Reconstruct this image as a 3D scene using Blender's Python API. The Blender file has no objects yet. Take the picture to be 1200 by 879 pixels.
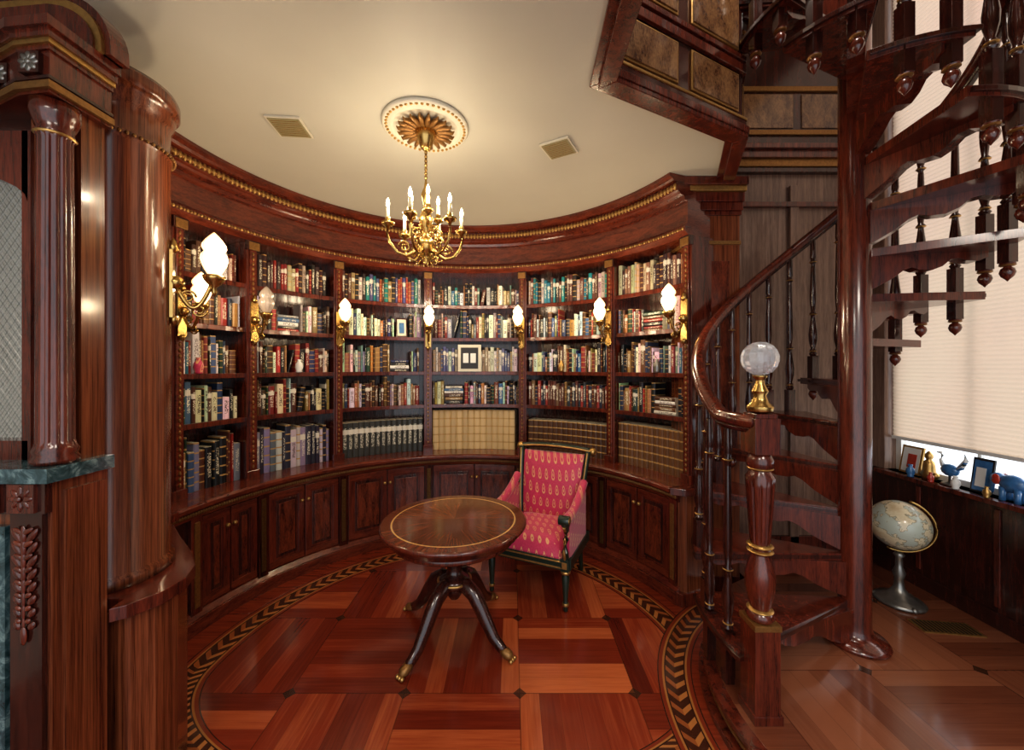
import bpy, math, random
from mathutils import Vector, Matrix
random.seed(7)
R=math.radians
CX,CY=-.38,2.18
CEIL=3.1
# ------------------------------------------------------------------ node helper
class G:
    def __init__(s,name):
        s.m=bpy.data.materials.new(name); s.m.use_nodes=True
        s.t=s.m.node_tree; s.n=s.t.nodes; s.n.clear()
        s.out=s.n.new('ShaderNodeOutputMaterial')
    def new(s,t,**k):
        n=s.n.new(t)
        for a,b in k.items(): setattr(n,a,b)
        return n
    def put(s,v,inp):
        if hasattr(v,'is_linked') or hasattr(v,'links'): s.t.links.new(v,inp)
        else:
            if inp.type=='RGBA' and len(v)==3: v=(*v,1)
            inp.default_value=v
    def math(s,op,a,b=0.0,c=0.0):
        n=s.new('ShaderNodeMath',operation=op)
        s.put(a,n.inputs[0]); s.put(b,n.inputs[1]); s.put(c,n.inputs[2])
        return n.outputs[0]
    def mix(s,f,a,b,mode='MIX'):
        n=s.new('ShaderNodeMix',data_type='RGBA',blend_type=mode)
        s.put(f,n.inputs[0]); s.put(a,n.inputs[6]); s.put(b,n.inputs[7]); return n.outputs[2]
    def mixf(s,f,a,b):
        n=s.new('ShaderNodeMix',data_type='FLOAT')
        s.put(f,n.inputs[0]); s.put(a,n.inputs[2]); s.put(b,n.inputs[3]); return n.outputs[0]
    def obj(s): return s.new('ShaderNodeTexCoord').outputs['Object']
    def uv(s): return s.new('ShaderNodeTexCoord').outputs['UV']
    def sep(s,v):
        n=s.new('ShaderNodeSeparateXYZ'); s.put(v,n.inputs[0]); return n.outputs
    def comb(s,x,y,z=0.0):
        n=s.new('ShaderNodeCombineXYZ'); s.put(x,n.inputs[0]); s.put(y,n.inputs[1]); s.put(z,n.inputs[2]); return n.outputs[0]
    def mapp(s,v,sc):
        n=s.new('ShaderNodeMapping'); s.put(v,n.inputs[0]); n.inputs['Scale'].default_value=sc; return n.outputs[0]
    def noise(s,v,scale=5,detail=3,rough=.5,dist=0):
        n=s.new('ShaderNodeTexNoise'); s.put(v,n.inputs['Vector']); n.inputs['Scale'].default_value=scale
        n.inputs['Detail'].default_value=detail; n.inputs['Roughness'].default_value=rough; n.inputs['Distortion'].default_value=dist
        return n.outputs['Fac']
    def ramp(s,f,stops):
        n=s.new('ShaderNodeValToRGB'); s.put(f,n.inputs[0]); e=n.color_ramp.elements
        while len(e)<len(stops): e.new(.5)
        for i,(p,c) in enumerate(stops): e[i].position=p; e[i].color=(*c,1)
        return n.outputs[0]
    def bsdf(s,col,rough=.5,metal=0.,coat=0.,bump=None,bs=.1,**k):
        b=s.new('ShaderNodeBsdfPrincipled'); s.put(col,b.inputs['Base Color']); s.put(rough,b.inputs['Roughness'])
        b.inputs['Metallic'].default_value=metal; b.inputs['Coat Weight'].default_value=coat; b.inputs['Coat Roughness'].default_value=.10
        for a,v in k.items(): s.put(v,b.inputs[a.replace('_',' ')])
        if bump is not None:
            n=s.new('ShaderNodeBump'); n.inputs['Strength'].default_value=bs; n.inputs['Distance'].default_value=.01
            s.put(bump,n.inputs['Height']); s.t.links.new(n.outputs[0],b.inputs['Normal'])
        s.t.links.new(b.outputs[0],s.out.inputs[0]); return s.m
def wood(name,c1,c2,sc=(14,14,1.2),rough=.22,coat=.5,streak=1.0):
    g=G(name); o=g.obj(); v=g.mapp(o,sc)
    a=g.noise(v,2.0,4,.6,.6); b=g.noise(g.mapp(o,tuple(x*5 for x in sc)),3,3,.6)
    f=g.math('ADD',g.math('MULTIPLY',a,.6),g.math('MULTIPLY',b,.4))
    col=g.ramp(f,[(.38,c1),(.62,c2)])
    return g.bsdf(col,rough,0,coat,bump=b,bs=.02)
def plain(name,c,rough=.5,metal=0.,coat=0.,ns=0.,nsc=20,**k):
    g=G(name)
    n=g.noise(g.obj(),nsc,3)
    col=g.mix(n,tuple(x*(1-ns) for x in c),tuple(min(1,x*(1+ns)) for x in c))
    return g.bsdf(col,rough,metal,coat,bump=n,bs=.04,**k)
M={}
M['mah']=wood('mahogany',(.042,.009,.006),(.160,.031,.015))
M['mahh']=wood('mahogany_curved',(.064,.012,.007),(.185,.038,.017),sc=(3,3,14))
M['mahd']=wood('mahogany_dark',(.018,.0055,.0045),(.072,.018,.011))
M['ven']=wood('sapele_veneer',(.060,.015,.007),(.26,.080,.032),sc=(34,34,.5),rough=.2)
M['pan']=wood('crotch_panel',(.038,.008,.005),(.20,.045,.019),sc=(16,16,3))
M['burl']=wood('walnut_burl',(.07,.028,.014),(.28,.15,.065),sc=(8,8,4))
M['grey']=wood('walnut_wall',(.12,.068,.050),(.29,.185,.135),sc=(18,18,.9),rough=.32,coat=.2)
M['gold']=plain('antique_gold',(.50,.31,.11),.35,.85,ns=.35,nsc=60)
M['dgold']=plain('dull_gold_carving',(.27,.14,.045),.4,.6,ns=.5,nsc=70)
M['brass']=plain('brass',(.52,.34,.12),.25,.95,ns=.2,nsc=50)
M['ceil']=plain('ceiling_plaster',(.49,.475,.41),.5,ns=.05,nsc=3)
M['cream']=plain('cream_plaster',(.64,.60,.49),.6,ns=.1)
M['vent']=plain('vent_beige',(.28,.24,.12),.5,ns=.1)
g=G('green_marble'); n=g.noise(g.obj(),14,6,.65,1.5)
M['marb']=g.bsdf(g.ramp(n,[(.35,(.015,.04,.045)),(.5,(.05,.10,.115)),(.60,(.18,.27,.28)),(.66,(.05,.11,.12))]),.12,0,.4)
g=G('lit_glass_shade'); lw=g.new('ShaderNodeLayerWeight'); lw.inputs[0].default_value=.5
em=g.mix(lw.outputs['Facing'],(1,.80,.48),(.95,.42,.13))
M['lit']=g.bsdf((.85,.72,.5),.25,0,.3,Emission_Color=em,Emission_Strength=1.7)
g=G('candle_flame'); M['flame']=g.bsdf((1,.9,.7),.3,Emission_Color=(1,.84,.58),Emission_Strength=26.0)
M['unlit']=plain('frosted_glass',(.50,.42,.36),.25,ns=.1,coat=.5)
M['candle']=plain('candle_sleeve',(.85,.75,.5),.4,ns=.05)
M['green']=plain('dark_green_lacquer',(.012,.026,.018),.3,coat=.3,ns=.4)
M['black']=plain('black_iron',(.02,.015,.012),.4,ns=.3)
M['glass']=G('cut_glass').bsdf((.95,.97,1),.05,IOR=1.45,Transmission_Weight=.75)
M['mirror']=plain('mirror_glass',(.72,.76,.76),.04,.95,ns=.05)
M['white']=plain('white_paint',(.75,.75,.72),.5,ns=.05)
M['blue']=plain('blue_enamel',(.05,.16,.35),.25,ns=.6,nsc=30,coat=.3)
M['red']=plain('red_enamel',(.45,.05,.03),.25,ns=.5,nsc=40,coat=.3)
M['pew']=plain('pewter',(.25,.24,.22),.3,.8,ns=.4)
# shade
g=G('honeycomb_shade'); a=g.new('ShaderNodeBsdfDiffuse'); b=g.new('ShaderNodeBsdfTranslucent'); mx=g.new('ShaderNodeMixShader')
nz=g.noise(g.obj(),1.2,2)
c=g.mix(nz,(.66,.46,.38),(.66,.58,.43)); g.put(c,a.inputs[0]); g.put(c,b.inputs[0]); mx.inputs[0].default_value=.5
g.t.links.new(a.outputs[0],mx.inputs[1]); g.t.links.new(b.outputs[0],mx.inputs[2]); g.t.links.new(mx.outputs[0],g.out.inputs[0]); M['shade']=g.m
# upholstery
g=G('crimson_damask'); x,y,z=g.sep(g.obj())
u=g.math('MULTIPLY',g.math('ADD',x,g.math('MULTIPLY',y,.5)),17.); v=g.math('MULTIPLY',g.math('SUBTRACT',z,y),12.)
row=g.math('FLOOR',v); u2=g.math('ADD',u,g.math('MULTIPLY',row,.5))
fu=g.math('SUBTRACT',g.math('FRACT',u2),.5); fv=g.math('SUBTRACT',g.math('FRACT',v),.5)
d=g.math('SQRT',g.math('ADD',g.math('POWER',g.math('MULTIPLY',g.math('ABSOLUTE',fu),g.math('ADD',1.6,g.math('MULTIPLY',fv,1.5))),2.),g.math('POWER',g.math('ABSOLUTE',fv),2.)))
ringm=g.math('MULTIPLY',g.math('LESS_THAN',d,.36),g.math('GREATER_THAN',d,.24)); dot=g.math('LESS_THAN',d,.11)
f=g.math('MAXIMUM',ringm,dot)
col=g.mix(g.math('MULTIPLY',f,.85),g.mix(g.noise(g.obj(),90,2),(.40,.018,.065),(.64,.05,.14)),(.70,.40,.17))
M['uph']=g.bsdf(col,.5,Sheen_Weight=.3)
# globe
g=G('globe_map'); n=g.noise(g.obj(),9,6,.6)
M['globe']=g.bsdf(g.ramp(n,[(.49,(.46,.50,.43)),(.515,(.25,.2,.12)),(.53,(.68,.60,.42)),(.7,(.55,.43,.27))]),.25,0,.4)
# books
g=G('book_spines'); at=g.new('ShaderNodeAttribute',attribute_name='Col'); ux,uy,_=g.sep(g.uv())
al=at.outputs['Alpha']
fr=g.math('FRACT',g.math('ADD',g.math('MULTIPLY',uy,5.),.15))
band=g.math('MULTIPLY',g.math('LESS_THAN',fr,.16),g.math('GREATER_THAN',al,.66))
tx=g.noise(g.mapp(g.obj(),(60,60,45)),3,1)
inner=g.math('MULTIPLY',g.math('LESS_THAN',g.math('ABSOLUTE',g.math('SUBTRACT',ux,.5)),.22),g.math('LESS_THAN',g.math('ABSOLUTE',g.math('SUBTRACT',uy,.55)),.3))
title=g.math('MULTIPLY',g.math('MULTIPLY',g.math('GREATER_THAN',tx,.53),inner),g.math('LESS_THAN',al,.66))
lab=g.math('MULTIPLY',g.math('LESS_THAN',g.math('ABSOLUTE',g.math('SUBTRACT',uy,.74)),.07),g.math('LESS_THAN',al,.2))
lum=g.new('ShaderNodeRGBToBW'); g.put(at.outputs['Color'],lum.inputs[0])
tc=g.mix(g.math('GREATER_THAN',lum.outputs[0],.25),(.75,.70,.55),(.06,.03,.03))
c=g.mix(title,at.outputs['Color'],tc); c=g.mix(band,c,(.46,.28,.10)); c=g.mix(lab,c,(.7,.65,.55))
M['book']=g.bsdf(c,.42)
# floor
PCX,PCY,PR=1.95,1.75,.97
def floor_mat(name,ring=True,red=1.0):
    g=G(name); x,y,z=g.sep(g.obj()); s=.60
    u=g.math('DIVIDE',g.math('ADD',x,.56+6),s); v=g.math('DIVIDE',g.math('ADD',y,.40+6),s)
    cu=g.math('FLOOR',u); cv=g.math('FLOOR',v); fu=g.math('FRACT',u); fv=g.math('FRACT',v)
    par=g.math('MODULO',g.math('ADD',cu,cv),2.)
    a=g.mixf(par,fu,fv); ai=g.math('FLOOR',g.math('MULTIPLY',a,6.)); af=g.math('FRACT',g.math('MULTIPLY',a,6.))
    wn=g.new('ShaderNodeTexWhiteNoise',noise_dimensions='3D'); g.put(g.comb(cu,cv,ai),wn.inputs[0]); rnd=wn.outputs[0]
    wc=g.new('ShaderNodeTexWhiteNoise',noise_dimensions='3D'); g.put(g.comb(cu,cv,77.),wc.inputs[0])
    g1=g.noise(g.comb(g.math('MULTIPLY',x,60.),g.math('MULTIPLY',y,3.),rnd),1,4,.6,.4)
    g2=g.noise(g.comb(g.math('MULTIPLY',x,3.),g.math('MULTIPLY',y,60.),rnd),1,4,.6,.4)
    gr=g.mixf(par,g1,g2)
    t=g.math('ADD',g.math('ADD',g.math('MULTIPLY',rnd,.48),g.math('MULTIPLY',wc.outputs[0],.22)),g.math('MULTIPLY',gr,.36))
    if red>0.5: st=[(.15,(.08,.010,.006)),(.5,(.23,.034,.013)),(.85,(.55,.15,.050))]
    else: st=[(.12,(.085,.022,.012)),(.45,(.17,.055,.027)),(.8,(.28,.105,.053))]
    col=g.ramp(t,st)
    ln=g.math('LESS_THAN',af,.02)
    col=g.mix(g.math('MULTIPLY',ln,.45),col,(.04,.012,.006))
    du=g.math('MINIMUM',fu,g.math('SUBTRACT',1.,fu)); dv=g.math('MINIMUM',fv,g.math('SUBTRACT',1.,fv))
    col=g.mix(g.math('MULTIPLY',g.math('LESS_THAN',g.math('MINIMUM',du,dv),.005),.5),col,(.05,.012,.006))
    col=g.mix(g.math('MULTIPLY',g.math('LESS_THAN',g.math('ADD',du,dv),.058),.85),col,(.035,.015,.008))
    if ring:
        def band(base,q,an,N,w):
            aq=g.math('ABSOLUTE',q); mask=g.math('LESS_THAN',aq,w)
            ch=g.math('FRACT',g.math('ADD',g.math('MULTIPLY',an,N/(2*math.pi)),g.math('MULTIPLY',aq,12.)))
            pat=g.mix(g.math('LESS_THAN',ch,.42),(.06,.018,.009),g.mix(g.math('GREATER_THAN',q,0.),(.40,.16,.047),(.28,.085,.026)))
            pat=g.mix(g.math('GREATER_THAN',aq,w*.52),pat,(.04,.012,.007))
            pat=g.mix(g.math('GREATER_THAN',aq,w*.60),pat,(.36,.15,.042))
            pat=g.mix(g.math('GREATER_THAN',aq,w*.72),pat,(.20,.032,.013))
            pat=g.mix(g.math('GREATER_THAN',aq,w*.93),pat,(.05,.015,.008))
            return g.mix(mask,base,pat)
        dx=g.math('SUBTRACT',x,-.34); dy=g.math('SUBTRACT',y,CY)
        k=g.mixf(g.math('LESS_THAN',dy,0.),1.0,2.05); dy2=g.math('MULTIPLY',dy,k)
        rr=g.math('SQRT',g.math('ADD',g.math('MULTIPLY',dx,dx),g.math('MULTIPLY',dy2,dy2)))
        q=g.math('SUBTRACT',rr,1.43)
        border=g.ramp(g2,[(.3,(.12,.016,.007)),(.7,(.26,.045,.016))])
        col=g.mix(g.math('GREATER_THAN',q,0.),col,border)
        col=band(col,q,g.math('ARCTAN2',dy2,dx),112,.10)
        px=g.math('SUBTRACT',x,PCX); py=g.math('SUBTRACT',y,PCY)
        pr_=g.math('SQRT',g.math('ADD',g.math('MULTIPLY',px,px),g.math('MULTIPLY',py,py)))
        q2=g.math('SUBTRACT',pr_,1.115)
        col=g.mix(g.math('LESS_THAN',q2,0.),col,border)
        col=band(col,q2,g.math('ARCTAN2',py,px),90,.09)
    return g.bsdf(col,g.math('ADD',.12,g.math('MULTIPLY',gr,.16)),0,.45,bump=gr,bs=.02)
M['floor']=floor_mat('parquet_inlay')
M['pfloor']=floor_mat('parquet_platform',False,0.2)
# tabletop
g=G('inlaid_tabletop'); x,y,z=g.sep(g.obj()); rr=g.math('SQRT',g.math('ADD',g.math('MULTIPLY',x,x),g.math('MULTIPLY',y,y)))
an=g.math('ARCTAN2',y,x); sg=g.math('FLOOR',g.math('MULTIPLY',an,8/(2*math.pi)))
wn=g.new('ShaderNodeTexWhiteNoise',noise_dimensions='1D'); g.put(sg,wn.inputs['W'])
gr=g.noise(g.comb(g.math('MULTIPLY',an,14.),g.math('MULTIPLY',rr,3.)),2,4)
f=g.math('ADD',g.math('MULTIPLY',wn.outputs[0],.25),g.math('MULTIPLY',gr,.75))
col=g.ramp(f,[(.25,(.08,.022,.010)),(.75,(.24,.085,.035))])
rg=g.math('LESS_THAN',g.math('ABSOLUTE',g.math('SUBTRACT',rr,.385)),.005)
col=g.mix(g.math('GREATER_THAN',rr,.385),col,g.ramp(gr,[(.3,(.10,.025,.011)),(.7,(.19,.055,.024))]))
col=g.mix(rg,col,(.60,.38,.14)); 
M['ttop']=g.bsdf(col,.15,0,.4)
# ------------------------------------------------------------------ mesh builder
class B:
    def __init__(s): s.v=[];s.f=[];s.m=[];s.sm=[];s.mats=[];s.T=Matrix()
    def mi(s,k):
        if k not in s.mats: s.mats.append(k)
        return s.mats.index(k)
    def add(s,vs,fs,mat,smooth=False):
        o=len(s.v); s.v+= [s.T@Vector(p) for p in vs]; i=s.mi(mat)
        for f in fs: s.f.append([o+a for a in f]); s.m.append(i); s.sm.append(smooth)
    def box(s,x0,x1,y0,y1,z0,z1,mat):
        s.add([(x0,y0,z0),(x1,y0,z0),(x1,y1,z0),(x0,y1,z0),(x0,y0,z1),(x1,y0,z1),(x1,y1,z1),(x0,y1,z1)],
              [(0,3,2,1),(4,5,6,7),(0,1,5,4),(1,2,6,5),(2,3,7,6),(3,0,4,7)],mat)
    def lathe(s,prof,c=(0,0,0),seg=24,mat='mah',smooth=True,flute=None,axis=None):
        vs=[];fs=[];n=len(prof)
        for i in range(seg):
            a=2*math.pi*i/seg
            for k,(r,z) in enumerate(prof):
                rr=r
                if flute and flute[0]<=z<=flute[1]: rr=r*(1-flute[3]*(abs(math.sin(a*flute[2]/2))<.6 and 1 or 0)) 
                vs.append((c[0]+rr*math.cos(a),c[1]+rr*math.sin(a),c[2]+z))
        for i in range(seg):
            j=(i+1)%seg
            for k in range(n-1): fs.append((i*n+k,j*n+k,j*n+k+1,i*n+k+1))
        fs.append([i*n for i in range(seg)][::-1]); fs.append([i*n+n-1 for i in range(seg)])
        s.add(vs,fs,mat,smooth)
    def tube(s,pts,r,mat,seg=8,flat=1.0,caps=True):
        pts=[Vector(p) for p in pts]; n=len(pts); rs=r if isinstance(r,(list,tuple)) else [r]*n
        vs=[];fs=[]; up=Vector((0,0,1))
        for i,p in enumerate(pts):
            t=(pts[min(i+1,n-1)]-pts[max(i-1,0)]).normalized()
            a=t.cross(up)
            if a.length<.05: a=t.cross(Vector((0,1,0)))
            a.normalize(); b=a.cross(t).normalized()
            for k in range(seg):
                an=2*math.pi*k/seg; vs.append(tuple(p+a*math.cos(an)*rs[i]+b*math.sin(an)*rs[i]*flat))
        for i in range(n-1):
            for k in range(seg):
                k2=(k+1)%seg; fs.append((i*seg+k,i*seg+k2,(i+1)*seg+k2,(i+1)*seg+k))
        fs.append(list(range(seg))[::-1]); fs.append([(n-1)*seg+k for k in range(seg)])
        s.add(vs,fs,mat,True)
    def prism(s,poly,z0,z1,mat):
        n=len(poly); vs=[(x,y,z0) for x,y in poly]+[(x,y,z1) for x,y in poly]
        fs=[list(range(n))[::-1],list(range(n,2*n))]+[(i,(i+1)%n,n+(i+1)%n,n+i) for i in range(n)]
        s.add(vs,fs,mat)
    def arc(s,prof,f0,f1,mat,seg=None,smooth=False,cx=CX,cy=CY):
        seg=seg or max(2,int(abs(f1-f0)/2.5)); n=len(prof); vs=[];fs=[]
        for i in range(seg+1):
            a=R(f0+(f1-f0)*i/seg)
            for r,z in prof: vs.append((cx+r*math.sin(a),cy+r*math.cos(a),z))
        for i in range(seg):
            for k in range(n):
                k2=(k+1)%n; fs.append((i*n+k,i*n+k2,(i+1)*n+k2,(i+1)*n+k))
        fs.append(list(range(n))); fs.append([seg*n+k for k in range(n)][::-1])
        s.add(vs,fs,mat,smooth)
    def abox(s,f0,f1,r0,r1,z0,z1,mat): s.arc([(r0,z0),(r1,z0),(r1,z1),(r0,z1)],f0,f1,mat)
    def ball(s,c,r,mat,seg=10,sz=1.0,rings=6):
        s.lathe([(max(.0005,r*math.sin(math.pi*i/rings)),-r*sz*math.cos(math.pi*i/rings)) for i in range(rings+1)],c,seg,mat)
    def make(s,name,loc=(0,0,0),rot=0,bevel=0,world=True):
        me=bpy.data.meshes.new(name); L=Vector(loc)
        vs=[tuple(v-L) for v in s.v] if world else [tuple(v) for v in s.v]
        me.from_pydata(vs,[],s.f)
        for k in s.mats: me.materials.append(M[k])
        me.polygons.foreach_set('material_index',s.m); me.polygons.foreach_set('use_smooth',s.sm)
        import bmesh
        bm=bmesh.new(); bm.from_mesh(me); bmesh.ops.recalc_face_normals(bm,faces=bm.faces); bm.to_mesh(me); bm.free()
        o=bpy.data.objects.new(name,me); bpy.context.collection.objects.link(o); o.location=L; o.rotation_euler=(0,0,rot)
        if bevel:
            b=o.modifiers.new('bevel','BEVEL'); b.width=bevel; b.segments=2; b.limit_method='ANGLE'; b.angle_limit=R(50)
        return o
def P(f,r): return (CX+r*math.sin(R(f)),CY+r*math.cos(R(f)))
# ------------------------------------------------------------------ room shell
b=B(); b.box(-3.4,3.1,-2.2,4.6,-.05,0,'floor'); b.make('floor')
b=B(); pc=(PCX,PCY); pr=PR
def plat(rr):
    pts=[(pc[0]+rr*math.cos(R(a)),pc[1]+rr*math.sin(R(a))) for a in range(270,125,-5)]
    return pts+[(1.50,2.74),(1.75,2.88),(1.75,3.165),(2.925,3.165),(2.925,pc[1]-rr)]
b.prism(plat(pr-.03),.001,.09,'mah'); b.prism(plat(pr),.088,.118,'mah'); b.prism(plat(pr+.02),.001,.03,'mah'); b.prism(plat(pr-.01),.05,.065,'dgold')
b.prism(plat(pr-.06),.118,.12,'pfloor'); b.make('floor_platform',bevel=.004)
# ceiling with stairwell opening
op=[(.95,.5),(.44,1.05),(.47,1.84),(1.374,2.29),(1.76,3.2)]
b=B(); poly=[(-3.4,-2.2),(3.08,-2.2),(3.08,.5)]+op+[(1.76,4.6),(-3.4,4.6)]
b.prism(poly,CEIL,CEIL+.04,'ceil'); b.make('ceiling')
b=B(); b.box(-.2,3.3,.2,3.4,5.2,5.25,'ceil'); b.make('ceiling_upper')
# stairwell fascia with panels
b=B()
path=[(2.93,.5)]+op
def inset(path,d):
    out=[]
    n=len(path)
    for i,(x,y) in enumerate(path):
        ns=[]
        for a,c in ((i-1,i),(i,i+1)):
            if a<0 or c>=n: continue
            dx,dy=path[c][0]-path[a][0],path[c][1]-path[a][1]; L=math.hypot(dx,dy); ns.append((dy/L,-dx/L))
        mx=sum(q[0] for q in ns)/len(ns); my=sum(q[1] for q in ns)/len(ns); L2=mx*mx+my*my
        out.append((x+d*-mx/L2,y+d*-my/L2))
    return out
def strip(d0,d1,z0,z1,mat):
    a=inset(path,d0); c=inset(path,d1)
    for i in range(len(path)-1): b.prism([a[i],a[i+1],c[i+1],c[i]],z0,z1,mat)
tst=inset(path,.1)[3]; sg=1 if (tst[0]-path[3][0])<0 else -1
S=lambda d0,d1,z0,z1,m: strip(sg*d0,sg*d1,z0,z1,m)
S(0,.05,CEIL,5.2,'mahd')
S(-.02,.09,CEIL-.02,CEIL-.001,'mah'); S(-.03,.05,CEIL-.045,CEIL-.02,'mah'); S(-.035,.0,CEIL-.02,CEIL+.02,'mah'); S(-.02,0,CEIL+.02,CEIL+.06,'mahd'); S(-.025,0,CEIL+.06,CEIL+.075,'gold')
for z0,z1 in ((3.2,3.42),(3.56,4.05)):
    S(-.02,0,z1+.02,z1+.07,'mah'); S(-.02,0,z0-.05,z0-.02,'mah')
    for (ax,ay),(bx,by) in zip(path[:-1],path[1:]):
        L=math.hypot(bx-ax,by-ay); ang=math.atan2(by-ay,bx-ax)
        b.T=Matrix.Translation((ax,ay,0))@Matrix.Rotation(ang,4,'Z')
        npan=max(1,round(L/.55)); w=L/npan
        for i in range(npan):
            b.box(i*w+.05,(i+1)*w-.05,-.012,.001,z0,z1,'gold'); b.box(i*w+.062,(i+1)*w-.062,-.018,.001,z0+.012,z1-.012,'burl')
        b.T=Matrix()
b.make('trim_stairwell',bevel=.003)
# curved back wall
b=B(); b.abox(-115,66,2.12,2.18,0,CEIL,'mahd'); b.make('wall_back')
b=B(); b.box(1.74,3.08,3.2,3.3,0,5.2,'grey')
for x in (1.76,2.30,2.84): b.box(x,x+.07,3.17,3.2,.12,3.2,'grey')
b.box(1.76,2.93,3.17,3.2,.12,.3,'mah')
for z0,z1,d,mt in ((3.02,3.06,.045,'mah'),(3.30,3.34,.05,'mahd'),(3.34,3.40,.065,'dgold'),(3.40,3.46,.09,'mah'),(3.46,3.50,.12,'mah'),(3.62,3.66,.03,'dgold'),(3.98,4.02,.03,'dgold')):
    b.box(1.78,2.93,3.2-d,3.2,z0,z1,mt)
b.box(1.78,2.93,3.19,3.2,3.5,5.2,'mahd')
for x in (1.85,2.4): b.box(x,x+.48,3.18,3.2,3.68,3.96,'burl')
b.make('wall_back_right',bevel=.003)
b=B(); X=2.93
b.box(X,X+.15,-2.2,3.3,0,.9,'mahd'); b.box(X,X+.15,-2.2,1.0,.9,5.2,'mahd'); b.box(X,X+.15,3.02,3.3,.9,5.2,'grey'); b.box(X,X+.15,1.0,3.02,4.9,5.2,'mahd')
b.box(X-.05,X+.16,.95,3.06,.87,.90,'mah'); b.box(X-.015,X,-2.2,3.2,.12,.22,'mahd')
for y in (1.2,1.75,2.3,2.75): b.box(X-.01,X,y,y+.03,.25,.84,'mah')
b.make('wall_right',bevel=.003)
b=B()
for y in (1.0,2.98): b.box(X+.09,X+.13,y,y+.04,.9,4.9,'white')
for z in (.9,4.86): b.box(X+.095,X+.125,1.0,3.02,z,z+.04,'white')
b.box(X+.10,X+.12,2.48,2.50,.93,4.87,'white')
b.make('window_1')
b=B(); vs=[];n=260
for i in range(n+1):
    z=1.165+3.72*i/n; x=X+.045+(.0055 if i%2 else 0)
    vs+=[(x,1.02,z),(x,3.0,z)]
b.add(vs,[(2*i,2*i+1,2*i+3,2*i+2) for i in range(n)],'shade'); b.box(X+.035,X+.065,1.02,3.0,1.145,1.168,'white'); b.make('window_shade')
b=B(); b.box(-2.75,-2.65,-2.2,1.5,0,CEIL,'ceil'); b.make('wall_left')
b=B(); b.box(-2.7,-1.85,1.43,1.5,0,CEIL,'ven'); b.make('wall_left_return')
# ------------------------------------------------------------------ cornice
b=B()
b.arc([(2.12,3.099),(1.62,3.099),(1.62,3.08),(1.65,3.065),(1.66,3.05),(1.69,3.045),(1.69,2.985),(1.71,2.98),(1.72,2.965),(1.76,2.955),(1.765,2.93),(1.79,2.925),(1.79,2.76),(1.775,2.75),(1.765,2.735),(1.765,2.70),(1.80,2.67),(2.12,2.67)],-112,69,'mahh')
for i in range(330):
    f=-110+i*179/330; x,y=P(f,1.685)
    b.T=Matrix.Translation((x,y,3.015))@Matrix.Rotation(-R(f),4,'Z'); b.ball((0,0,0),.013,'gold' if i%2 else 'dgold',6,2.0 if i%2 else 1.2,4)
for i in range(240):
    f=-110+i*179/240; x,y=P(f,1.765); b.T=Matrix.Translation((x,y,2.72)); b.ball((0,0,0),.011,'gold' if i%2 else 'dgold',6,1.1,4)
for i in range(200):
    f=-110+i*179/200; x,y=P(f,1.655); b.T=Matrix.Translation((x,y,3.072)); b.ball((0,0,0),.007,'dgold',6,1.2,4)
b.T=Matrix(); b.make('trim_cornice')
# ------------------------------------------------------------------ bookcase
STI=[-97,-80,-64,-42,-15.3,15.5,44.3,68]
SH=[.83,1.31,1.65,2.0,2.34,2.67]
b=B()
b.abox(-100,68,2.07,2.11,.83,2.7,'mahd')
for f in STI:
    w=1.25
    b.abox(f-w,f+w,1.82,2.1,.83,2.67,'mah'); 
    b.abox(f-w*.55,f+w*.55,1.805,1.82,.88,2.62,'mahh')
    b.abox(f-w-.3,f+w+.3,1.80,1.83,.83,.90,'mah'); b.abox(f-w-.3,f+w+.3,1.79,1.83,2.60,2.67,'mahd'); b.abox(f-w,f+w,1.785,1.80,2.60,2.66,'dgold')
    for i in range(44):
        x,y=P(f,1.804); b.ball((x,y,.93+i*.0382),.009,'dgold',6,1.6,4)
for i,z in enumerate(SH[1:-1]):
    b.abox(-97,68,1.85,2.08,z-.028,z,'mahh'); b.abox(-97,68,1.842,1.852,z-.034,z+.003,'mah')
b.abox(-86,68,1.70,2.1,0,.79,'mahd')
b.abox(-86,70,1.64,1.70,0,.085,'mahh'); b.arc([(1.655,.085),(1.70,.085),(1.70,.13),(1.68,.12)],-86,70,'mahh')
b.arc([(1.61,.80),(1.61,.825),(1.63,.835),(2.08,.835),(2.08,.785),(1.65,.785)],-86,69,'mahh')
b.arc([(1.66,.785),(1.70,.785),(1.70,.725),(1.675,.725),(1.665,.75)],-86,70,'mahh')
for i in range(260):
    f=-86+i*156/260; x,y=P(f,1.662); b.ball((x,y,.762),.010,'dgold',6,1.4,4)
BAY=STI[1:]
for a,c in zip(BAY[:-1],BAY[1:]):
    for f in (a,c):
        b.abox(f-1.3,f+1.3,1.672,1.70,.10,.74,'mah'); b.abox(f-.6,f+.6,1.665,1.675,.15,.70,'dgold')
    m=(a+c)/2; 
    for p,q,side in ((a+1.5,m-.15,1),(m+.15,c-1.5,-1)):
        d=1.25
        b.abox(p,q,1.688,1.70,.13,.72,'mah')
        b.abox(p,p+d*1.3,1.678,1.69,.13,.72,'mah'); b.abox(q-d*1.3,q,1.678,1.69,.13,.72,'mah')
        b.abox(p,q,1.678,1.69,.13,.185,'mahh'); b.abox(p,q,1.678,1.69,.665,.72,'mahh')
        b.abox(p+d*1.6,q-d*1.6,1.684,1.69,.20,.65,'mahd')
        b.abox(p+d*2.0,q-d*2.0,1.676,1.69,.225,.625,'pan')
        kf=(q-.7) if side==1 else (p+.7); x,y=P(kf,1.668); b.ball((x,y,.60),.015,'gold',8); 
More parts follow.
